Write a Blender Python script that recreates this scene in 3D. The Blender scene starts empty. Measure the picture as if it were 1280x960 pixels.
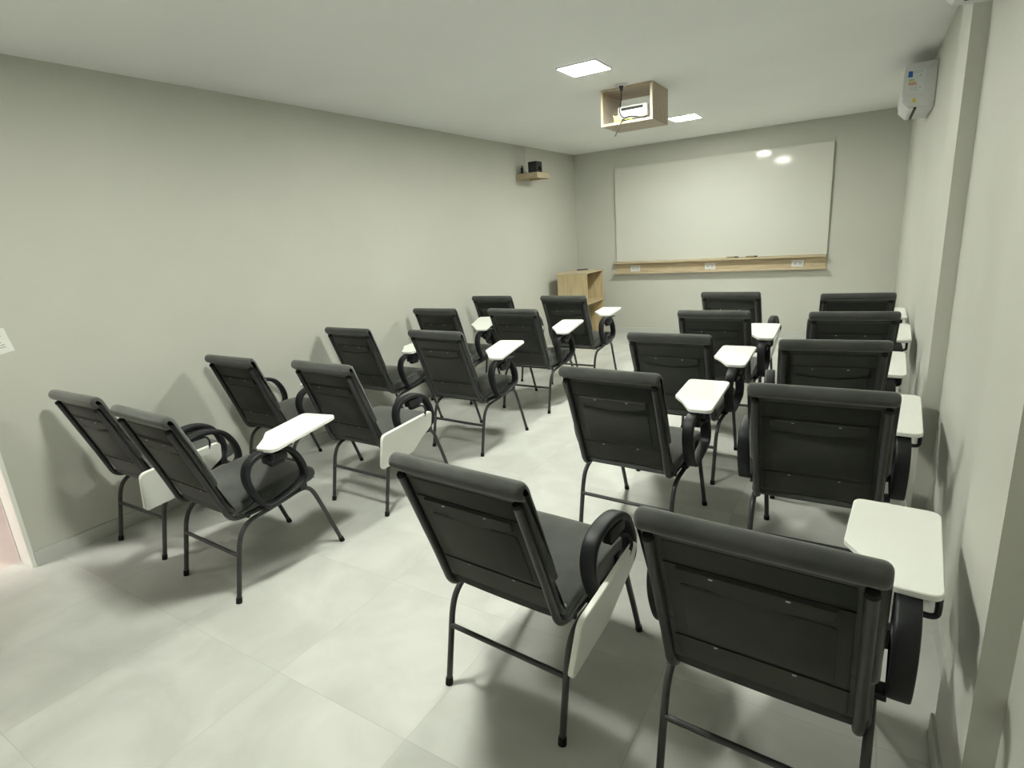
import bpy, bmesh, math, random
from mathutils import Vector, Matrix
random.seed(4)
PI = math.pi
scene = bpy.context.scene
COL = scene.collection

# ------------------------------------------------------------ camera, world, exposure
F, PITCH, ROLL, YAW, CAMH = 702.908, -0.260946, -0.073341, -0.563650, 1.5811
cy_, sy_ = math.cos(YAW), math.sin(YAW)
fwd = Vector((sy_, cy_, 0)); rt = Vector((cy_, -sy_, 0)); up = Vector((0, 0, 1))
f2 = math.cos(PITCH) * fwd + math.sin(PITCH) * up
u2 = -math.sin(PITCH) * fwd + math.cos(PITCH) * up
r3 = math.cos(ROLL) * rt + math.sin(ROLL) * u2
u3 = -math.sin(ROLL) * rt + math.cos(ROLL) * u2
cd = bpy.data.cameras.new('camera'); cam = bpy.data.objects.new('camera', cd); COL.objects.link(cam)
M3 = Matrix((r3, u3, -f2)).transposed()
cam.matrix_world = Matrix.Translation((0, 0, CAMH)) @ M3.to_4x4()
cd.sensor_width = 36.0; cd.lens = F / 1280 * 36; cd.clip_start = .02; cd.clip_end = 60
scene.camera = cam

w = bpy.data.worlds.new('world'); scene.world = w; w.use_nodes = True
w.node_tree.nodes['Background'].inputs[0].default_value = (.9, .92, .85, 1)
w.node_tree.nodes['Background'].inputs[1].default_value = 0.3

vs = scene.view_settings
vs.view_transform = 'Standard'; vs.look = 'None'; vs.gamma = 1; vs.use_curve_mapping = False
vs.exposure = 3.4
LAMP_COLOR = (.975, 1.0, .885)
LAMP_POWER = 26.0

# light of the hallway beyond the doorway
ld = bpy.data.lights.new('hallway_light', 'AREA'); ld.energy = 8; ld.shape = 'RECTANGLE'; ld.size = .6; ld.size_y = 1.2
ld.color = (1, .96, .90)
lo = bpy.data.objects.new('hallway_light', ld); COL.objects.link(lo); lo.location = (-4.45, -.55, 2.5)

# ------------------------------------------------------------ room dimensions
XL, XR, YB, YR, H = -3.754, .347, 8.092, -.45, 2.628
XP = .289
LX, LYS = -1.71, (1.34, 3.91, 6.48)

# ------------------------------------------------------------ helpers
def new_mat(name, color, rough=.6, spec=.5, metal=0):
    m = bpy.data.materials.new(name); m.use_nodes = True
    b = m.node_tree.nodes['Principled BSDF']
    b.inputs['Base Color'].default_value = (*color, 1)
    b.inputs['Roughness'].default_value = rough
    b.inputs['Specular IOR Level'].default_value = spec
    b.inputs['Metallic'].default_value = metal
    return m, m.node_tree, b

def noise_mat(name, c1, c2, scale=8, rough=.6, spec=.5, bump=0, bscale=200, detail=4, stretch=None, metal=0, lo=.35, hi=.65):
    m, nt, b = new_mat(name, c1, rough, spec, metal)
    N, L = nt.nodes, nt.links
    tc = N.new('ShaderNodeTexCoord'); mp = N.new('ShaderNodeMapping')
    L.new(tc.outputs['Object'], mp.inputs[0])
    if stretch: mp.inputs['Scale'].default_value = stretch
    nz = N.new('ShaderNodeTexNoise'); nz.inputs['Scale'].default_value = scale; nz.inputs['Detail'].default_value = detail
    L.new(mp.outputs[0], nz.inputs['Vector'])
    cr = N.new('ShaderNodeValToRGB'); L.new(nz.outputs[0], cr.inputs[0])
    cr.color_ramp.elements[0].position = lo; cr.color_ramp.elements[1].position = hi
    cr.color_ramp.elements[0].color = (*c1, 1); cr.color_ramp.elements[1].color = (*c2, 1)
    L.new(cr.outputs[0], b.inputs['Base Color'])
    if bump:
        n2 = N.new('ShaderNodeTexNoise'); n2.inputs['Scale'].default_value = bscale; n2.inputs['Detail'].default_value = 3
        L.new(mp.outputs[0], n2.inputs['Vector'])
        bp = N.new('ShaderNodeBump'); bp.inputs['Strength'].default_value = bump; bp.inputs['Distance'].default_value = .002
        L.new(n2.outputs[0], bp.inputs['Height']); L.new(bp.outputs[0], b.inputs['Normal'])
    return m

MAT = {}
MAT['wall'] = noise_mat('wall_paint', (.515, .515, .467), (.54, .54, .49), 1.2, .55, .3, .25, 90)
MAT['ceiling'] = noise_mat('ceiling_paint', (.86, .87, .865), (.89, .90, .895), .8, .8, .2, .1, 60)
MAT['base'] = noise_mat('baseboard_tile', (.50, .51, .48), (.53, .54, .51), 3, .45, .4)
MAT['hall_wall'] = noise_mat('hallway_paint', (.40, .33, .30), (.43, .36, .33), 1, .8, .2)
MAT['hall_floor'] = noise_mat('hallway_tile', (.52, .46, .43), (.58, .51, .48), 3, .4, .4)
MAT['white_lacquer'] = noise_mat('white_door_lacquer', (.80, .80, .76), (.83, .83, .79), 4, .4, .4)
MAT['fabric'] = noise_mat('charcoal_suede', (.044, .046, .045), (.070, .073, .069), 7, .92, .18, .5, 350)
fb = MAT['fabric'].node_tree.nodes['Principled BSDF']
fb.inputs['Sheen Weight'].default_value = .8; fb.inputs['Sheen Roughness'].default_value = .45
fb.inputs['Sheen Tint'].default_value = (.55, .56, .53, 1)
MAT['fabric_back'] = noise_mat('charcoal_back_cloth', (.027, .029, .026), (.040, .042, .037), 5, .85, .2, .4, 500)
fb = MAT['fabric_back'].node_tree.nodes['Principled BSDF']
fb.inputs['Sheen Weight'].default_value = .25; fb.inputs['Sheen Tint'].default_value = (.5, .5, .46, 1)
MAT['seam'] = noise_mat('dark_seam_piping', (.008, .008, .008), (.014, .014, .013), 20, .6, .3)
MAT['frame'] = noise_mat('dark_grey_painted_steel', (.028, .028, .029), (.038, .038, .039), 30, .38, .5)
MAT['plastic'] = noise_mat('black_arm_plastic', (.007, .008, .010), (.011, .012, .014), 12, .5, .35, .2, 300)
MAT['rubber'] = noise_mat('black_rubber', (.010, .010, .010), (.016, .016, .016), 20, .8, .2)
MAT['steel'] = noise_mat('bright_staple_steel', (.55, .55, .52), (.65, .65, .62), 20, .3, .5, metal=.9)
MAT['laminate'] = noise_mat('white_laminate', (.78, .79, .745), (.81, .82, .77), 5, .42, .4)
MAT['board'] = noise_mat('whiteboard_enamel', (.60, .60, .55), (.61, .61, .56), .6, .07, .5)
MAT['board_frame'] = noise_mat('whiteboard_edge', (.55, .55, .50), (.58, .58, .53), 4, .4, .4)
MAT['wood'] = noise_mat('pale_oak_laminate', (.44, .35, .20), (.56, .45, .28), 6, .5, .35, stretch=(6, 6, .6), detail=6)
MAT['wood_h'] = noise_mat('pale_oak_laminate_across', (.44, .36, .24), (.55, .46, .32), 6, .5, .35, stretch=(.6, 6, 6), detail=6)
MAT['wood_grey'] = noise_mat('beige_wood_laminate', (.42, .35, .27), (.50, .42, .33), 6, .55, .3, stretch=(.8, 6, 6), detail=6)
MAT['edge_band'] = noise_mat('cream_edge_band', (.50, .43, .28), (.56, .48, .32), 9, .4, .4)
MAT['white_plastic'] = noise_mat('white_plastic', (.62, .62, .63), (.66, .66, .67), 5, .35, .45)
MAT['ac_plastic'] = noise_mat('pale_grey_plastic', (.60, .60, .60), (.64, .64, .64), 5, .4, .4)
MAT['black_plastic'] = noise_mat('black_plastic', (.012, .012, .015), (.02, .02, .024), 8, .45, .4)
MAT['dark_slot'] = noise_mat('dark_slot', (.02, .02, .024), (.03, .03, .034), 40, .6, .3)
MAT['grey_ink'] = noise_mat('grey_ink', (.42, .43, .40), (.48, .49, .46), 60, .7, .2)
MAT['paper'] = noise_mat('white_paper', (.74, .75, .71), (.78, .79, .75), 8, .7, .2)
MAT['yellow_cable'] = noise_mat('yellow_green_cable', (.55, .66, .20), (.62, .72, .26), 30, .5, .4)
MAT['blue'] = noise_mat('blue_print', (.03, .13, .42), (.04, .16, .48), 30, .5, .3)
MAT['orange'] = noise_mat('orange_print', (.65, .28, .08), (.7, .32, .1), 30, .5, .3)
MAT['red'] = noise_mat('red_print', (.55, .14, .06), (.6, .17, .08), 30, .5, .3)
MAT['yellow'] = noise_mat('yellow_print', (.60, .52, .12), (.66, .56, .16), 30, .5, .3)
MAT['green'] = noise_mat('green_print', (.22, .42, .16), (.26, .46, .2), 30, .5, .3)
MAT['sticker'] = noise_mat('sticker_paper', (.62, .66, .66), (.67, .71, .71), 20, .4, .3)
MAT['marker_body'] = noise_mat('marker_barrel', (.22, .19, .10), (.28, .24, .13), 30, .5, .3)
MAT['lens'] = noise_mat('lens_glass', (.02, .02, .04), (.03, .03, .05), 5, .08, .6)
m, nt, b = new_mat('led_diffuser', (.9, .9, .85), .5)
b.inputs['Emission Color'].default_value = (*LAMP_COLOR, 1); b.inputs['Emission Strength'].default_value = LAMP_POWER
MAT['led'] = m

# floor: large porcelain tiles with thin grout
TILE, TX, TY = .655, -1.165, 1.03
m, nt, b = new_mat('porcelain_floor', (.6, .6, .56), .33, .45)
N, L = nt.nodes, nt.links
tc = N.new('ShaderNodeTexCoord')
sep = N.new('ShaderNodeSeparateXYZ'); L.new(tc.outputs['Object'], sep.inputs[0])
def math_node(op, a, bb=None):
    n = N.new('ShaderNodeMath'); n.operation = op
    for i, v in enumerate((a, bb)):
        if v is None: continue
        if isinstance(v, (int, float)): n.inputs[i].default_value = v
        else: L.new(v, n.inputs[i])
    return n.outputs[0]
cells, edges = [], []
for out, o0 in ((sep.outputs[0], TX), (sep.outputs[1], TY)):
    q = math_node('DIVIDE', math_node('SUBTRACT', out, o0), TILE)
    cells.append(math_node('FLOOR', q))
    fr = math_node('SUBTRACT', q, math_node('FLOOR', q))
    d = math_node('MINIMUM', fr, math_node('SUBTRACT', 1.0, fr))
    edges.append(math_node('LESS_THAN', d, .0019))
grout = math_node('MAXIMUM', edges[0], edges[1])
cmb = N.new('ShaderNodeCombineXYZ'); L.new(cells[0], cmb.inputs[0]); L.new(cells[1], cmb.inputs[1])
wn = N.new('ShaderNodeTexWhiteNoise'); L.new(cmb.outputs[0], wn.inputs[0])
va = N.new('ShaderNodeVectorMath'); va.operation = 'MULTIPLY_ADD'
L.new(wn.outputs['Color'], va.inputs[0]); va.inputs[1].default_value = (9, 9, 9); L.new(tc.outputs['Object'], va.inputs[2])
n1 = N.new('ShaderNodeTexNoise'); n1.inputs['Scale'].default_value = 3.0; n1.inputs['Detail'].default_value = 7; n1.inputs['Distortion'].default_value = .6
L.new(va.outputs[0], n1.inputs['Vector'])
cr = N.new('ShaderNodeValToRGB'); L.new(n1.outputs[0], cr.inputs[0])
cr.color_ramp.elements[0].position = .36; cr.color_ramp.elements[1].position = .66
cr.color_ramp.elements[0].color = (.465, .47, .442, 1); cr.color_ramp.elements[1].color = (.57, .575, .545, 1)
mx = N.new('ShaderNodeMix'); mx.data_type = 'RGBA'
L.new(grout, mx.inputs[0]); L.new(cr.outputs[0], mx.inputs[6]); mx.inputs[7].default_value = (.42, .42, .39, 1)
L.new(mx.outputs[2], b.inputs['Base Color'])
rr = N.new('ShaderNodeMapRange'); L.new(n1.outputs[0], rr.inputs[0]); rr.inputs[3].default_value = .30; rr.inputs[4].default_value = .42
L.new(rr.outputs[0], b.inputs['Roughness'])
MAT['floor'] = m

def mesh_obj(name, bm, mat, parent=None, smooth=None):
    me = bpy.data.meshes.new(name)
    bmesh.ops.recalc_face_normals(bm, faces=bm.faces)
    bm.to_mesh(me); bm.free()
    me.materials.append(MAT[mat] if isinstance(mat, str) else mat)
    o = bpy.data.objects.new(name, me); COL.objects.link(o)
    if parent: o.parent = parent
    if smooth is not None:
        for p in me.polygons: p.use_smooth = True
        me.set_sharp_from_angle(angle=math.radians(smooth))
    return o

def box_bm(x0, x1, y0, y1, z0, z1, bevel=0, bm=None, seg=2):
    t = bmesh.new()
    bmesh.ops.create_cube(t, size=1)
    for v in t.verts:
        v.co = Vector((x0 + (v.co.x + .5) * (x1 - x0), y0 + (v.co.y + .5) * (y1 - y0), z0 + (v.co.z + .5) * (z1 - z0)))
    if bevel: bmesh.ops.bevel(t, geom=t.edges[:], offset=bevel, segments=seg, affect='EDGES', profile=.6)
    if bm is None: return t
    join(bm, t); return bm

def join(dst, src):
    me = bpy.data.meshes.new('tmp'); src.to_mesh(me); src.free(); dst.from_mesh(me); bpy.data.meshes.remove(me)

def boxes(*bs, bevel=0):
    bm = bmesh.new()
    for q in bs: box_bm(*q, bevel=bevel, bm=bm)
    return bm

def tag(o, label, cat, group=None):
    o['label'] = label; o['category'] = cat
    if group: o['group'] = group
    return o

def thing(name, label, cat, loc=(0, 0, 0), rz=0, group=None):
    o = bpy.data.objects.new(name, None); COL.objects.link(o); o.empty_display_size = .1
    o.location = loc; o.rotation_euler = (0, 0, rz)
    return tag(o, label, cat, group)

def struct(name, bm, mat, parent=None):
    o = mesh_obj(name, bm, mat, parent)
    if parent is None: o['kind'] = 'structure'
    return o

def catmull(P, n=6, closed=False):
    P = [Vector(p) for p in P]; out = []; N_ = len(P)
    rng = range(N_) if closed else range(N_ - 1)
    for i in rng:
        if closed: a, b_, c, d = P[i - 1], P[i], P[(i + 1) % N_], P[(i + 2) % N_]
        else:
            b_, c = P[i], P[i + 1]
            a = P[i - 1] if i else b_ * 2 - c
            d = P[i + 2] if i + 2 < N_ else c * 2 - b_
        for k in range(n):
            t = k / n
            out.append(.5 * ((2 * b_) + (c - a) * t + (2 * a - 5 * b_ + 4 * c - d) * t * t + (3 * b_ - a - 3 * c + d) * t ** 3))
    if not closed: out.append(P[-1])
    return out

def tube_bm(pts, r, seg=12, bm=None, n=6, smooth=True):
    pts = catmull(pts, n) if smooth and len(pts) > 2 else [Vector(p) for p in pts]
    t = bmesh.new(); rings = []
    T0 = (pts[1] - pts[0]).normalized()
    ref = Vector((1, 0, 0)) if abs(T0.x) < .9 else Vector((0, 0, 1))
    nrm = (ref - ref.dot(T0) * T0).normalized()
    for i, p in enumerate(pts):
        T = (pts[min(i + 1, len(pts) - 1)] - pts[max(i - 1, 0)]).normalized()
        nrm = (nrm - nrm.dot(T) * T).normalized(); bn = T.cross(nrm)
        rings.append([t.verts.new(p + r * (math.cos(2 * PI * k / seg) * nrm + math.sin(2 * PI * k / seg) * bn)) for k in range(seg)])
    for a, b_ in zip(rings, rings[1:]):
        for k in range(seg): t.faces.new((a[k], a[(k + 1) % seg], b_[(k + 1) % seg], b_[k]))
    t.faces.new(rings[0][::-1]); t.faces.new(rings[-1])
    if bm is None: return t
    join(bm, t); return bm

def cyl_bm(p0, p1, r0, r1=None, seg=16, bm=None):
    r1 = r0 if r1 is None else r1
    t = bmesh.new(); p0 = Vector(p0); p1 = Vector(p1); T = (p1 - p0).normalized()
    ref = Vector((1, 0, 0)) if abs(T.x) < .9 else Vector((0, 0, 1))
    n_ = (ref - ref.dot(T) * T).normalized(); b_ = T.cross(n_)
    A = [t.verts.new(p0 + r0 * (math.cos(2 * PI * k / seg) * n_ + math.sin(2 * PI * k / seg) * b_)) for k in range(seg)]
    B = [t.verts.new(p1 + r1 * (math.cos(2 * PI * k / seg) * n_ + math.sin(2 * PI * k / seg) * b_)) for k in range(seg)]
    for k in range(seg): t.faces.new((A[k], A[(k + 1) % seg], B[(k + 1) % seg], B[k]))
    t.faces.new(A[::-1]); t.faces.new(B)
    if bm is None: return t
    join(bm, t); return bm

def outline_normals(P):
    n = len(P); area = sum(P[i][0] * P[(i + 1) % n][1] - P[(i + 1) % n][0] * P[i][1] for i in range(n))
    s = 1 if area > 0 else -1; out = []
    for i in range(n):
        a, b_, c = Vector(P[i - 1]), Vector(P[i]), Vector(P[(i + 1) % n])
        e1 = (b_ - a).normalized(); e2 = (c - b_).normalized()
        n1 = Vector((e1.y, -e1.x)) * s; n2 = Vector((e2.y, -e2.x)) * s
        v = n1 + n2
        out.append(v.normalized() if v.length > 1e-6 else n1)
    return out

def layered_bm(P, layers, place):
    """outline P (2-D), layers = [(height, inset)], place(u, v, h) -> 3-D"""
    nr = outline_normals(P); t = bmesh.new(); rings = []
    for h, ins in layers:
        rings.append([t.verts.new(place(p[0] - ins * q.x, p[1] - ins * q.y, h)) for p, q in zip(P, nr)])
    n = len(P)
    for a, b_ in zip(rings, rings[1:]):
        for k in range(n): t.faces.new((a[k], a[(k + 1) % n], b_[(k + 1) % n], b_[k]))
    t.faces.new(rings[0][::-1]); t.faces.new(rings[-1])
    return t

def rounded(P, radii, seg=6):
    out = []; n = len(P)
    for i in range(n):
        a, b_, c = Vector(P[i - 1]), Vector(P[i]), Vector(P[(i + 1) % n]); r = radii[i] if isinstance(radii, (list, tuple)) else radii
        d1 = (a - b_).normalized(); d2 = (c - b_).normalized()
        ang = d1.angle(d2); off = min(r / math.tan(ang / 2), .45 * (a - b_).length, .45 * (c - b_).length)
        s, e = b_ + d1 * off, b_ + d2 * off
        for k in range(seg + 1):
            t = k / seg; out.append(tuple(s * (1 - t) ** 2 + b_ * 2 * t * (1 - t) + e * t * t))
    return out

# ------------------------------------------------------------ the room
T = .16
DY0, DY1, DH = .30, .922, 2.10
struct('floor', boxes((XL - T, XR + T, YR - T, YB + T, -.12, 0)), 'floor')
struct('ceiling', boxes((XL - T, XR + T, YR - T, YB + T, H, H + .12)), 'ceiling')
struct('wall_left', boxes((XL - T, XL, DY1, YB, 0, H), (XL - T, XL, YR, DY0, 0, H), (XL - T, XL, DY0, DY1, DH, H)), 'wall')
struct('wall_back', boxes((XL - T, XR + T, YB, YB + T, 0, H)), 'wall')
struct('wall_rear', boxes((XL - T, XR + T, YR - T, YR, 0, H)), 'wall')
struct('wall_right', boxes((XR, XR + T, YR, YB, 0, H)), 'wall')
struct('trim_1', boxes((XP, XR, 3.078, 3.446, 0, H)), 'wall')
struct('trim_2', boxes((XP, XR, 1.405, 1.79, 0, H)), 'wall')
BH, BT = .085, .010
struct('baseboard_left', boxes((XL, XL + BT, DY1, YB, 0, BH)), 'base')
struct('baseboard_back', boxes((XL + BT, XR - BT, YB - BT, YB, 0, BH)), 'base')
struct('baseboard_right', boxes((XR - BT, XR, 3.446 + BT, YB, 0, BH), (XP - BT, XP, 3.078 - BT, 3.446 + BT, 0, BH), (XP, XR, 3.078 - BT, 3.078, 0, BH),
                                (XR - BT, XR, 1.79 + BT, 3.078 - BT, 0, BH), (XP - BT, XP, 1.405 - BT, 1.79 + BT, 0, BH), (XP, XR, 1.405 - BT, 1.405, 0, BH),
                                (XR - BT, XR, YR, 1.405 - BT, 0, BH)), 'base')
# white door lining in the opening (frame with stop), open to the hallway
J = .02
struct('door_1', boxes((XL - T - .012, XL + .003, DY1 - J, DY1 - .0005, 0, DH), (XL - T - .012, XL + .003, DY0 + .0005, DY0 + J, 0, DH),
                       (XL - T - .012, XL + .003, DY0 + J, DY1 - J, DH - J, DH - .0005),
                       (XL - T - .025, XL - T - .0005, DY1 - J, DY1 + .05, 0, DH + .05), (XL - T - .025, XL - T - .0005, DY0 - .05, DY0 + J, 0, DH + .05)), 'white_lacquer')
# hallway
struct('floor', boxes((-5.6, XL - T, -1.6, 2.2, -.12, -.002)), 'hall_floor')
struct('ceiling', boxes((-5.6, XL - T, -1.6, 2.2, H, H + .1)), 'ceiling')
struct('wall_hallway', boxes((-5.7, -5.6, -1.6, 2.2, 0, H), (-5.6, XL - T, 2.2, 2.3, 0, H), (-5.6, XL - T, -1.7, -1.6, 0, H)), 'hall_wall')

# ------------------------------------------------------------ the writing chair (built once, then copied)
GROUP = 'padded writing chairs in the classroom'
def p_of(z): return -.111 + .3524 * (.877 - z)
BO = .013   # gap between the post line and the rear of the cushion

def cushion_bm(profile, hw, r=.014, bulge=0.0):
    """profile in (y, z), swept along x with rounded ends"""
    P = profile; xs = []
    for k in range(5):
        a = PI / 2 * k / 4; xs.append((-hw + r - r * math.cos(a), r * (1 - math.sin(a))))
    mid = [(-hw * q, -bulge * (1 - q * q)) for q in (.66, .33, 0, -.33, -.66)]
    lay = xs + mid + [(-x, i) for x, i in xs[::-1]]
    return layered_bm(P, lay, lambda u, v, h: Vector((h, u, v)))

def smooth_profile(P, n=3): return [(v.x, v.y) for v in catmull([(a, b_, 0) for a, b_ in P], n, closed=True)]

back_front = [(-.073, .895), (-.044, .82), (-.012, .73), (.016, .65)]
upper = smooth_profile([(p_of(.60) + BO, .60), (p_of(.70) + BO, .70), (p_of(.80) + BO, .80), (p_of(.885) + BO, .885), (-.110, .899),
                        (-.126, .904), (-.139, .914), (-.144, .930), (-.139, .946), (-.125, .957), (-.105, .955), (-.086, .933)] +
                       back_front + [(.028, .605), (.014, .588)], 3)
lower = smooth_profile([(.105, .397), (.080, .408), (.066, .43), (p_of(.48) + BO + .001, .48), (p_of(.56) + BO + .001, .56), (p_of(.61) + BO + .001, .61),
                        (p_of(.61) + .036, .615), (.028, .575), (.050, .51), (.076, .465), (.115, .45), (.13, .42)], 3)
seat_prof = smooth_profile([(.075, .412), (.25, .409), (.40, .412), (.485, .418), (.517, .438), (.520, .468), (.495, .493), (.44, .502), (.34, .500), (.22, .488), (.13, .474), (.085, .462), (.066, .435)], 3)

TAB = rounded([(0, 0), (0, .455), (-.218, .455), (-.218, .175), (-.165, .105), (-.105, 0)], [.035, .035, .03, .03, .05, .03], 6)
tab_mesh = None
def tablet_mesh():
    t = layered_bm(TAB, [(-.018, .0025), (-.0155, 0), (-.0025, 0), (0, .0025)], lambda u, v, h: Vector((u, v, h)))
    return t

def band_bm(path, hw, ht, seg=16):
    pts = catmull([(0, a, b_) for a, b_ in path], 6, closed=True); t = bmesh.new(); rings = []; n = len(pts)
    for i, p in enumerate(pts):
        Tn = (pts[(i + 1) % n] - pts[i - 1]).normalized(); nn = Vector((0, -Tn.z, Tn.y))
        ring = []
        for k in range(seg):
            a = 2 * PI * k / seg; c, s = math.cos(a), math.sin(a); e = .45
            ring.append(t.verts.new(p + Vector((1, 0, 0)) * hw * math.copysign(abs(c) ** e, c) + nn * (.008 + (ht - .008) * min(1, max(0, (p.z - .44) / .10))) * math.copysign(abs(s) ** e, s)))
        rings.append(ring)
    for i in range(n):
        a, b_ = rings[i], rings[(i + 1) % n]
        for k in range(seg): t.faces.new((a[k], a[(k + 1) % seg], b_[(k + 1) % seg], b_[k]))
    return t

def make_chair():
    r = thing('writing_chair', '', 'chair', group=GROUP)
    # backrest with rolled top
    bm = cushion_bm(upper, .249, .018); join(bm, cushion_bm(lower, .238, .012))
    back = mesh_obj('backrest', bm, 'fabric', r, 60)
    # raised cloth on the rear of the backrest
    def rear(u, z, h):   # h = distance proud of the rear plane
        return Vector((u, p_of(z) + BO - h * .943, z - h * .333))
    bm = layered_bm(rounded([(-.196, .445), (.196, .445), (.196, .880), (-.196, .880)], .006, 2), [(-.004, 0), (.0015, 0), (.003, .003)], rear)
    cover = mesh_obj('back_cover', bm, 'fabric_back', r, 40)
    # flap whose lower edge sags in a shallow curve
    top = [(-.166 + .332 * k / 16, .808) for k in range(17)]
    bot = [(.166 - .332 * k / 16, .777 - .026 * math.sin(PI * k / 16)) for k in range(17)]
    mesh_obj('flap', layered_bm(top[::-1] + bot[::-1], [(.0, 0), (.010, 0), (.0135, .002)], rear), 'fabric_back', cover, 40)
    # lower padded rectangle outline
    mesh_obj('inner_panel', layered_bm(rounded([(-.166, .556), (.166, .556), (.166, .748), (-.166, .748)], .012, 3), [(.0, 0), (.0045, 0), (.0065, .003)], rear), 'fabric_back', cover, 40)
    for z in (.812, .545):
        mesh_obj('seam', tube_bm([rear(x, z, .0055) for x in (-.197, -.1, 0, .1, .197)], .0022, 8), 'seam', cover, 60)
    for z, xs in ((.801, (-.085, .075)), (.538, (-.095, .085))):
        for x in xs:
            c = rear(x, z, .0145 if z > .7 else .0065)
            mesh_obj('staple', box_bm(c.x - .0045, c.x + .0045, c.y - .0015, c.y + .0015, c.z - .0012, c.z + .0012), 'steel', cover)
    seat = mesh_obj('seat', cushion_bm(seat_prof, .243, .016, .004), 'fabric', r, 60)
    mesh_obj('seam', tube_bm([(-.236, .51, .424), (-.1, .520, .428), (.1, .520, .428), (.236, .51, .424)], .002, 6), 'seam', seat, 60)
    for s in (-1, 1):
        x = s * .2195
        post = mesh_obj('back_post', tube_bm([(x, -.116, .886), (x, -.092, .82), (x, -.046, .69), (x, -.002, .565), (x, .030, .468), (x, .044, .430), (x, .066, .405), (x, .10, .394), (x, .16, .392), (x, .28, .394), (x, .42, .398)], .0135, 12), 'frame', r, 50)
        mesh_obj('post_cap', cyl_bm((x, -.115, .882), (x, -.1185, .8925), .0145, .0125), 'rubber', post, 50)
        x = s * .2405
        leg = mesh_obj('leg', tube_bm([(x, .0, .004), (x, .024, .12), (x, .044, .215), (x, .058, .275), (x, .078, .322), (x, .108, .352), (x, .15, .368), (x, .22, .376)], .0112, 12), 'frame', r, 50)
        mesh_obj('foot_cap', cyl_bm((x, -.001, 0), (x, .004, .026), .0140, .0135), 'rubber', leg, 50)
        xf = s * .2375
        leg = mesh_obj('leg', tube_bm([(x, .222, .376), (x, .32, .388), (x, .405, .399), (x, .440, .397), (x, .470, .378), (x, .492, .342), (xf, .522, .268), (xf, .558, .168), (xf, .614, .004)], .0112, 12), 'frame', r, 50)
        mesh_obj('foot_cap', cyl_bm((xf, .615, 0), (xf, .607, .026), .0140, .0135), 'rubber', leg, 50)
    mesh_obj('stretcher', tube_bm([(-.236, .043, .226), (0, .043, .226), (.236, .043, .226)], .0095, 12), 'frame', r, 50)
    mesh_obj('seat_bar', tube_bm([(-.235, .13, .385), (.235, .13, .385)], .009, 10), 'frame', r, 50)
    mesh_obj('seat_bar', tube_bm([(-.235, .40, .392), (.235, .40, .392)], .009, 10), 'frame', r, 50)
    path = [(.168, .452), (.136, .525), (.124, .595), (.146, .652), (.205, .679), (.292, .679), (.360, .648), (.404, .582), (.420, .512), (.404, .470), (.345, .446), (.265, .426), (.205, .420)]
    for s in (-1, 1):
        bm = band_bm(path, .0265, .0135)
        for v in bm.verts: v.co.x += s * .291
        arm = mesh_obj('armrest', bm, 'plastic', r, 60)
        mesh_obj('arm_bracket', box_bm(s * .252 - .018, s * .252 + .018, .195, .245, .396, .416, .003), 'black_plastic', arm, 40)
        mesh_obj('arm_bracket', box_bm(s * .262 - .022, s * .262 + .012, .395, .438, .402, .462, .005), 'black_plastic', arm, 40)
    return r

def folded_matrix():
    P1, P2, P3 = Vector((.342, .382, .562)), Vector((.374, -.045, .552)), Vector((.330, -.040, .338))
    y = (P2 - P1).normalized(); x = (P2 - P3); x = (x - x.dot(y) * y).normalized(); z = x.cross(y)
    return Matrix.Translation(P1) @ Matrix((x, y, z)).transposed().to_4x4()

proto = make_chair()
arms = [c for c in proto.children if c.name.startswith('armrest')]
def hinge_bm(folded):
    bm = box_bm(.268, .318, .225, .335, .620, .662, .008)
    box_bm(.276, .312, .245, .320, .600, .624, .008, bm)
    if folded:
        tube_bm([(.312, .30, .612), (.335, .315, .608), (.345, .32, .58), (.340, .31, .545)], .006, 8, bm)
    else:
        tube_bm([(.30, .238, .646), (.332, .238, .643), (.3455, .238, .649), (.3480, .238, .664), (.3480, .238, .694)], .0075, 8, bm)
        box_bm(.245, .355, .250, .345, .688, .6955, .001, bm)
    return bm
hinge_open = mesh_obj('tablet_hinge', hinge_bm(False), 'black_plastic', None, 40)
hinge_fold = mesh_obj('tablet_hinge', hinge_bm(True), 'black_plastic', None, 40)
tablet = mesh_obj('tablet', tablet_mesh(), 'laminate', None, 40)

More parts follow.
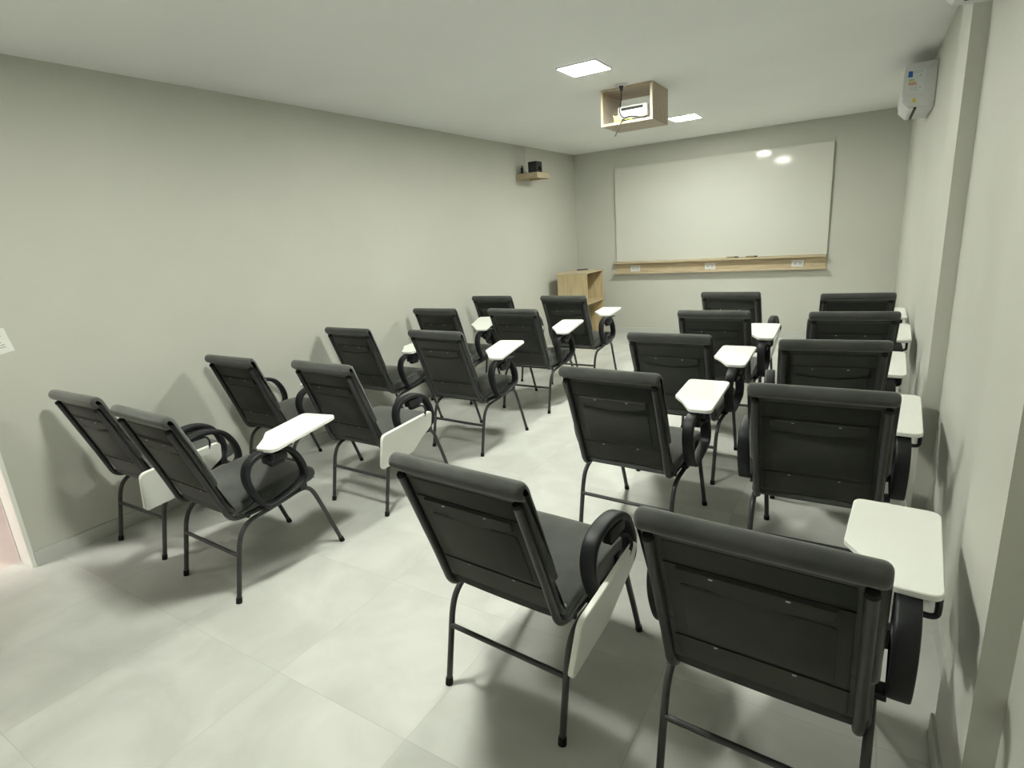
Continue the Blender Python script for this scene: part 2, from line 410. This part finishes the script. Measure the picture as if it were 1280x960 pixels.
FOLD = 'F'
CH = [
 ('A', -3.372, 1.284, .002, FOLD, 'padded writing chair at the left wall, nearest the doorway, its white tablet folded down'),
 ('B', -2.618, 1.241, -.039, (.376, .229, .706, .21, .04), 'padded rearmost-row writing chair second from the left wall, white tablet raised over its seat'),
 ('C', -3.387, 2.144, -.024, (.36, .20, .714, .20, .04), 'padded writing chair at the left wall in the second row from the rear'),
 ('D', -2.563, 2.177, -.039, FOLD, 'padded writing chair, broad white tablet folded flat against its side, beside the second wall chair'),
 ('E', -3.425, 3.172, -.036, (.36, .20, .714, .10, .04), 'padded writing chair at the left wall, middle one of the five along that wall'),
 ('F', -2.545, 3.178, -.058, (.349, .187, .714, .19, .09), 'padded writing chair in the second column from the left wall, third row, tablet turned inward'),
 ('G', -3.397, 4.223, .012, (.36, .19, .712, .25, .12), 'padded writing chair at the left wall, second from the front, small tablet over its arm'),
 ('H', -2.542, 4.231, -.013, (.385, .15, .712, .10, .09), 'padded writing chair second from the front in the column beside the left-wall chairs'),
 ('I', -3.349, 5.134, -.013, FOLD, 'padded writing chair at the left wall in the front row, no tablet showing'),
 ('J', -2.491, 5.111, -.030, (.333, .25, .716, .114, .03), 'padded writing chair standing just in front of the wooden lectern'),
 ('K', -.942, 1.271, -.075, FOLD, 'large near padded writing chair with its white tablet hanging edge-on beside the right arm'),
 ('L', -.943, 2.432, -.057, (.378, .195, .712, .055, .055), 'padded writing chair directly ahead of the near chair with the hanging tablet, tablet raised'),
 ('M', -.931, 3.329, -.047, (.36, .218, .714, .047, .05), 'padded writing chair in the middle of the third column from the left wall'),
 ('N', -.877, 4.228, -.007, (.366, .17, .714, .02, .07), 'padded writing chair second from the front in the third column, square tablet out'),
 ('O', -.960, 5.300, -.060, FOLD, 'padded writing chair at the front of the third column, below the whiteboard, tablet folded'),
 ('P', -.150, 1.233, -.059, (.356, .213, .713, -.011, 0), 'largest and nearest padded writing chair, lower right, with a wide white tablet'),
 ('Q', -.100, 2.383, .002, (.353, .176, .714, -.037, .07), 'padded writing chair in the right-wall column, second from the rear, between the two wall pilasters'),
 ('R', -.105, 3.286, .095, (.365, .173, .715, -.121, .07), 'padded writing chair in the right-wall column, middle one, level with the far pilaster'),
 ('S', -.036, 4.222, .089, (.369, .202, .715, -.111, .08), 'padded writing chair in the right-wall column, second from the front'),
 ('T', -.027, 5.160, .094, (.384, .201, .716, -.092, .03), 'padded writing chair at the front of the right-wall column, only its top showing'),
]
def copy_tree(o, parent=None):
    c = o.copy(); COL.objects.link(c)
    if parent: c.parent = parent
    for ch in list(o.children): copy_tree(ch, c)
    return c
copies = [proto] + [copy_tree(proto) for _ in CH[1:]]
for c, (k, x, y, th, tb, lab) in zip(copies, CH):
    c.location = (x, y, 0); c.rotation_euler = (0, 0, th); c['label'] = lab
    arm = [a for a in c.children if a.name.startswith('armrest')]
    rarm = max(arm, key=lambda a: a.data.vertices[0].co.x)
    hg = (hinge_fold if tb == FOLD else hinge_open).copy(); COL.objects.link(hg); hg.parent = rarm
    t = tablet.copy(); COL.objects.link(t); t.parent = c
    if tb == FOLD: t.matrix_local = folded_matrix()
    else: t.matrix_local = Matrix.Translation(tb[:3]) @ Matrix.Rotation(tb[3], 4, 'Z') @ Matrix.Rotation(tb[4], 4, 'X')
for o in (hinge_open, hinge_fold, tablet): bpy.data.objects.remove(o)

# ------------------------------------------------------------ whiteboard, wooden tray, outlets
t = thing('whiteboard', 'large glossy whiteboard on the front wall above the wooden tray', 'whiteboard', (-1.75, YB, 1.06))
def loc_box(*b_, o, **k):
    return box_bm(b_[0] - o[0], b_[1] - o[0], b_[2] - o[1], b_[3] - o[1], b_[4] - o[2], b_[5] - o[2], **k)
O = (-1.75, YB, 1.06)
t.rotation_euler = (math.radians(.55), 0, 0)
mesh_obj('board_panel', loc_box(-3.105, -.395, YB - .022, YB - .004, 1.064, 2.357, o=O), 'board', t)
bm = bmesh.new()
for q in ((-3.112, -3.105, YB - .025, YB - .002, 1.064, 2.364), (-.395, -.388, YB - .025, YB - .002, 1.064, 2.364), (-3.105, -.395, YB - .025, YB - .002, 2.357, 2.364)):
    loc_box(*q, o=O, bm=bm)
mesh_obj('board_frame', bm, 'board_frame', t)
t = thing('wooden_tray', 'long pale wooden tray box fixed under the whiteboard', 'tray', (-1.75, YB, .89)); O = (-1.75, YB, .89)
mesh_obj('top_ledge', loc_box(-3.14, -.39, YB - .092, YB, 1.038, 1.062, o=O, bevel=.0015), 'wood_h', t)
mesh_obj('bottom_ledge', loc_box(-3.14, -.39, YB - .092, YB, .888, .912, o=O, bevel=.0015), 'wood_h', t)
mesh_obj('back_panel', loc_box(-3.14, -.39, YB - .014, YB, .912, 1.038, o=O), 'wood_h', t)
for x, lab in ((-2.83, 'left'), (-1.775, 'middle'), (-.705, 'right')):
    t = thing('power_outlet', 'white double power outlet in the wooden tray, %s of the three' % lab, 'outlet', (x, YB - .0145, .96), group='outlets in the tray under the whiteboard')
    mesh_obj('cover_plate', box_bm(-.07, .07, -.010, 0, -.044, .044, .003), 'white_plastic', t)
    for s in (-1, 1):
        mesh_obj('socket', layered_bm(rounded([(s * .028 - .019, -.014), (s * .028 + .019, -.014), (s * .028 + .019, .014), (s * .028 - .019, .014)], .009, 3), [(-.0125, .001), (-.008, 0)], lambda u, v, h: Vector((u, h, v))), 'grey_ink', t)
for x0, x1, lab in ((-1.555, -1.405, 'slim whiteboard marker on the tray ledge, the left one of two'), (-1.315, -1.175, 'slim whiteboard marker with dark cap on the tray ledge, the right one of two')):
    t = thing('marker_pen', lab, 'marker', (x0, YB - .062, 1.062 + .009), group='markers on the whiteboard tray')
    mesh_obj('barrel', cyl_bm((0, 0, 0), (.10, 0, 0), .009), 'marker_body', t, 40)
    mesh_obj('cap', cyl_bm((.10, 0, 0), (x1 - x0, 0, 0), .0092, .0075), 'dark_slot', t, 40)

# ------------------------------------------------------------ lectern and remote
t = thing('lectern', 'pale wooden lectern with open shelves in the front left corner', 'lectern', (-3.37, 7.05, 0), math.radians(2))
W2, D2, TH = .218, .63, .018
mesh_obj('side_panel', box_bm(-W2, W2, 0, TH, 0, .982, .001), 'wood', t)
mesh_obj('side_panel', box_bm(-W2, W2, D2 - TH, D2, 0, .982, .001), 'wood', t)
mesh_obj('back_panel', box_bm(-W2, -W2 + TH, TH, D2 - TH, 0, .982), 'wood', t)
mesh_obj('top_panel', box_bm(-W2 - .03, W2 + .004, -.004, D2 + .004, .982, 1.0, .0015), 'wood_h', t)
mesh_obj('shelf', box_bm(-W2 + TH, W2 - .004, TH, D2 - TH, .565, .583), 'wood', t)
mesh_obj('shelf', box_bm(-W2 + TH, W2 - .004, TH, D2 - TH, .06, .078), 'wood', t)
mesh_obj('kick_board', box_bm(W2 - .03, W2 - .012, TH, D2 - TH, 0, .06), 'wood', t)
t = thing('remote_control', 'black remote control lying on top of the lectern', 'remote', (-3.44, 7.56, 1.0), math.radians(-62))
mesh_obj('body', box_bm(-.02, .02, -.08, .08, 0, .016, .005), 'black_plastic', t)
mesh_obj('buttons', boxes(*[(-.012 + .012 * i - .003, -.012 + .012 * i + .003, -.05 + .018 * j, -.04 + .018 * j, .016, .0175) for i in range(3) for j in range(6)]), 'grey_ink', t)

# ------------------------------------------------------------ corner shelf on left wall with speaker
t = thing('wall_shelf', 'small pale wooden shelf high on the left wall near the front', 'shelf', (XL, 6.55, 2.25))
mesh_obj('shelf_board', box_bm(0, .30, -.17, .17, .012, .032, .001), 'wood_h', t)
bm = boxes((0, .30, -.17, -.155, -.035, .012), (0, .30, .155, .17, -.035, .012), (.285, .30, -.155, .155, -.035, .012), (0, .015, -.155, .155, -.035, .012))
mesh_obj('apron', bm, 'wood_h', t)
t = thing('speaker', 'small black cube speaker standing on the wall shelf', 'speaker', (-3.53, 6.49, 2.282))
mesh_obj('cabinet', box_bm(-.065, .055, -.075, .075, 0, .128, .012, seg=3), 'black_plastic', t, 40)
mesh_obj('knob', cyl_bm((.052, 0, .045), (.072, 0, .045), .024, .018), 'rubber', t, 40)
mesh_obj('grille', cyl_bm((0, -.073, .064), (0, -.077, .064), .045, .043, 24), 'dark_slot', t, 40)
t = thing('power_plug', 'thin black plug standing at the wall end of the wall shelf', 'plug', (-3.70, 6.45, 2.282))
mesh_obj('plug_body', box_bm(-.010, .010, -.012, .012, 0, .075, .004), 'black_plastic', t, 40)
mesh_obj('cord', tube_bm([(0, 0, .07), (.004, .0, .095), (.0, .02, .10), (.0, .05, .05), (.03, .08, .006)], .003, 8), 'rubber', t, 60)
t = tag(mesh_obj('white_cable', tube_bm([(XL + .006, 6.62, H - .01), (XL + .006, 6.62, 2.45), (XL + .012, 6.60, 2.35), (XL + .04, 6.56, 2.29), (XL + .12, 6.53, 2.287)], .004, 8), 'white_plastic', None, 60),
        'white cable running down the left wall to the speaker shelf', 'cable')

# ------------------------------------------------------------ projector box on ceiling
bx0, bx1, by0, by1, bz0 = -1.893, -1.470, 4.632, 5.040, 2.358
t = thing('projector_box', 'open beige wooden box fixed to the ceiling around the projector', 'box', (bx0, by0, H)); O = (bx0, by0, H)
tk = .018
mesh_obj('top_panel', loc_box(bx0, bx1, by0, by1, H - tk, H - .0005, o=O), 'wood_grey', t)
mesh_obj('bottom_panel', loc_box(bx0, bx1, by0, by1, bz0, bz0 + tk, o=O), 'wood_grey', t)
mesh_obj('side_panel', loc_box(bx0, bx0 + tk, by0, by1, bz0 + tk, H - tk, o=O), 'wood_grey', t)
mesh_obj('side_panel', loc_box(bx1 - tk, bx1, by0, by1, bz0 + tk, H - tk, o=O), 'wood_grey', t)
bm = bmesh.new()
for q in ((bx0, bx1, by0 - .0012, by0, bz0, bz0 + tk), (bx0, bx0 + tk, by0 - .0012, by0, bz0 + tk, H - tk), (bx1 - tk, bx1, by0 - .0012, by0, bz0 + tk, H - tk)):
    loc_box(*q, o=O, bm=bm)
mesh_obj('edge_band', bm, 'edge_band', t)
t = thing('projector', 'white projector with a dark vent strip, inside the ceiling box', 'projector', (-1.655, 4.70, bz0 + tk + .001))
mesh_obj('casing', box_bm(-.125, .125, 0, .22, .022, .122, .022, seg=4), 'white_plastic', t, 40)
mesh_obj('vent', box_bm(-.092, .088, -.002, .01, .088, .108, .003), 'dark_slot', t)
mesh_obj('lens', cyl_bm((.06, .215, .07), (.06, .235, .07), .03, .028, 24), 'lens', t, 40)
for x in (-.09, .09):
    for y in (.03, .19): mesh_obj('foot', cyl_bm((x, y, 0), (x, y, .03), .010, .012), 'black_plastic', t, 40)
cord = tube_bm([(-1.690, 4.555, 2.578), (-1.693, 4.565, 2.54), (-1.715, 4.60, 2.49), (-1.730, 4.622, 2.44), (-1.70, 4.628, 2.400), (-1.64, 4.640, 2.404), (-1.56, 4.66, 2.384), (-1.535, 4.70, 2.40)], .004, 8)
for v in cord.verts: v.co -= t.location
mesh_obj('power_cord', cord, 'rubber', t, 60)
t = thing('ceiling_outlet', 'round white ceiling outlet with a black plug beside the projector box', 'outlet', (-1.690, 4.555, H))
mesh_obj('cover', cyl_bm((0, 0, -.014), (0, 0, -.0005), .042, .050, 28), 'white_plastic', t, 40)
mesh_obj('plug', cyl_bm((0, 0, -.052), (0, 0, -.012), .009, .018), 'black_plastic', t, 40)
tag(mesh_obj('hanging_cord', tube_bm([(-1.70, 4.66, 2.383), (-1.706, 4.625, 2.388), (-1.712, 4.610, 2.372), (-1.735, 4.605, 2.33), (-1.765, 4.60, 2.268)], .0045, 8), 'black_plastic', None, 60),
    'dark loose cord end hanging below the projector box', 'cord')
bm = bmesh.new()
for k in range(5):
    a = random.uniform(-.01, .01); b_ = k * .006
    tube_bm([(-1.79 + a, 4.655 + b_, 2.435 - .006 * k), (-1.765 + a, 4.642, 2.392 + .004 * k), (-1.72, 4.645 + b_ / 2, 2.385 + .002 * k), (-1.67 + a, 4.652, 2.392), (-1.640 + a, 4.668, 2.384)], .0042, 8, bm)
box_bm(-1.787, -1.748, 4.64, 4.652, 2.380, 2.425, .004, bm)
tag(mesh_obj('network_cable', bm, 'yellow_cable', None, 60), 'coiled yellow-green cable at the front left of the projector', 'cable')

# ------------------------------------------------------------ ceiling lights
for y, lab in ((LYS[1], 'square flush ceiling light nearer the camera side, left of the projector box'), (LYS[2], 'square flush ceiling light farther away, just past the projector box'),
               (LYS[0], 'square flush ceiling light over the rear rows, above the doorway end')):
    t = thing('ceiling_light', lab, 'ceiling light', (LX, y, H), group='square ceiling light panels')
    bm = boxes((-.145, .145, -.145, -.135, -.010, -.0005), (-.145, .145, .135, .145, -.010, -.0005), (-.145, -.135, -.135, .135, -.010, -.0005), (.135, .145, -.135, .135, -.010, -.0005))
    mesh_obj('frame', bm, 'white_plastic', t)
    mesh_obj('diffuser', box_bm(-.135, .135, -.135, .135, -.008, -.001), 'led', t)

# ------------------------------------------------------------ air conditioners on the right wall
def make_ac(y0, length, label, stickers):
    t = thing('air_conditioner', label, 'air conditioner', (XR, y0, 2.16), group='split air conditioners on the right wall')
    X = lambda x: x - XR
    prof = rounded([(X(XR), .382), (X(.195), .382), (X(.151), .364), (X(.147), .19), (X(.157), .140), (X(.205), .095), (X(XR), .084)], [.004, .02, .03, .03, .02, .02, .008], 4)
    mesh_obj('casing', layered_bm(prof, [(0, .006), (.006, 0), (length - .006, 0), (length, .006)], lambda u, v, h: Vector((u, h, v))), 'ac_plastic', t, 35)
    fl = rounded([(X(.150), .150), (X(.1525), .135), (X(.200), .086), (X(.226), .082), (X(.226), .090), (X(.205), .097), (X(.160), .145)], .003, 2)
    f_ = mesh_obj('air_flap', layered_bm(fl, [(.016, 0), (length - .06, 0)], lambda u, v, h: Vector((u, h, v))), 'white_plastic', t, 35)
    mesh_obj('air_slot', box_bm(X(.229), X(.243), .02, length - .10, .080, .094), 'dark_slot', t)
    cap = mesh_obj('pipe_cap', cyl_bm((X(.326), -.004, .128), (X(.326), .004, .128), .019, .021, 20), 'white_plastic', t, 35)
    if stickers:
        poly = lambda P, d: layered_bm([(X(a), b_ - 2.16) for a, b_ in P], [(-d, 0), (.002, 0)], lambda u, v, h: Vector((u, h, v)))
        lb = mesh_obj('energy_label', poly([(.168, 2.352), (.170, 2.503), (.279, 2.490), (.272, 2.348)], .0010), 'sticker', t)
        mesh_obj('blue_mark', poly([(.175, 2.452), (.175, 2.492), (.202, 2.488), (.202, 2.450)], .0018), 'blue', lb)
        for i, (mt, wd) in enumerate((('green', .034), ('yellow', .040), ('orange', .046), ('red', .050))):
            z = 2.438 - i * .010
            mesh_obj('rating_bar', poly([(.180, z - .007), (.180, z), (.180 + wd, z - .003), (.180 + wd, z - .009)], .0018), mt, lb)
        mesh_obj('printed_lines', boxes(*[(X(.208), X(.262), -.0018, 0, z - 2.16, z - 2.157) for z in (2.484, 2.474)] + [(X(.184), X(.236), -.0018, 0, z - 2.16, z - 2.1575) for z in (2.388, 2.378, 2.368, 2.360)] + [(X(.242), X(.256), -.0018, 0, 2.452 - 2.16, 2.459 - 2.16), (X(.246), X(.258), -.0018, 0, 2.374 - 2.16, 2.382 - 2.16)]), 'grey_ink', lb)
        mesh_obj('warning_sticker', poly([(.205, 2.284), (.222, 2.320), (.242, 2.282)], .0012), 'yellow', t)
    return t
make_ac(5.30, .72, 'white split air conditioner high on the right wall with stickers on its end', True)
make_ac(2.10, .72, 'white air conditioner between the right wall pilasters, only its lower edge in view', False)

# ------------------------------------------------------------ notice on the left wall
t = thing('paper_notice', 'small white printed notice on the left wall beside the doorway', 'notice', (XL, 1.08, 1.235))
t.rotation_euler = (math.radians(9), 0, 0)
mesh_obj('sheet', box_bm(.0006, .0018, -.15, .015, -.062, .062), 'paper', t)
mesh_obj('printed_lines', boxes(*[(.0018, .0022, -.13, -.012 - e, z, z + .006) for z, e in ((.034, .0), (.022, .0), (-.008, .01), (-.022, .0), (-.034, .0))]), 'grey_ink', t)
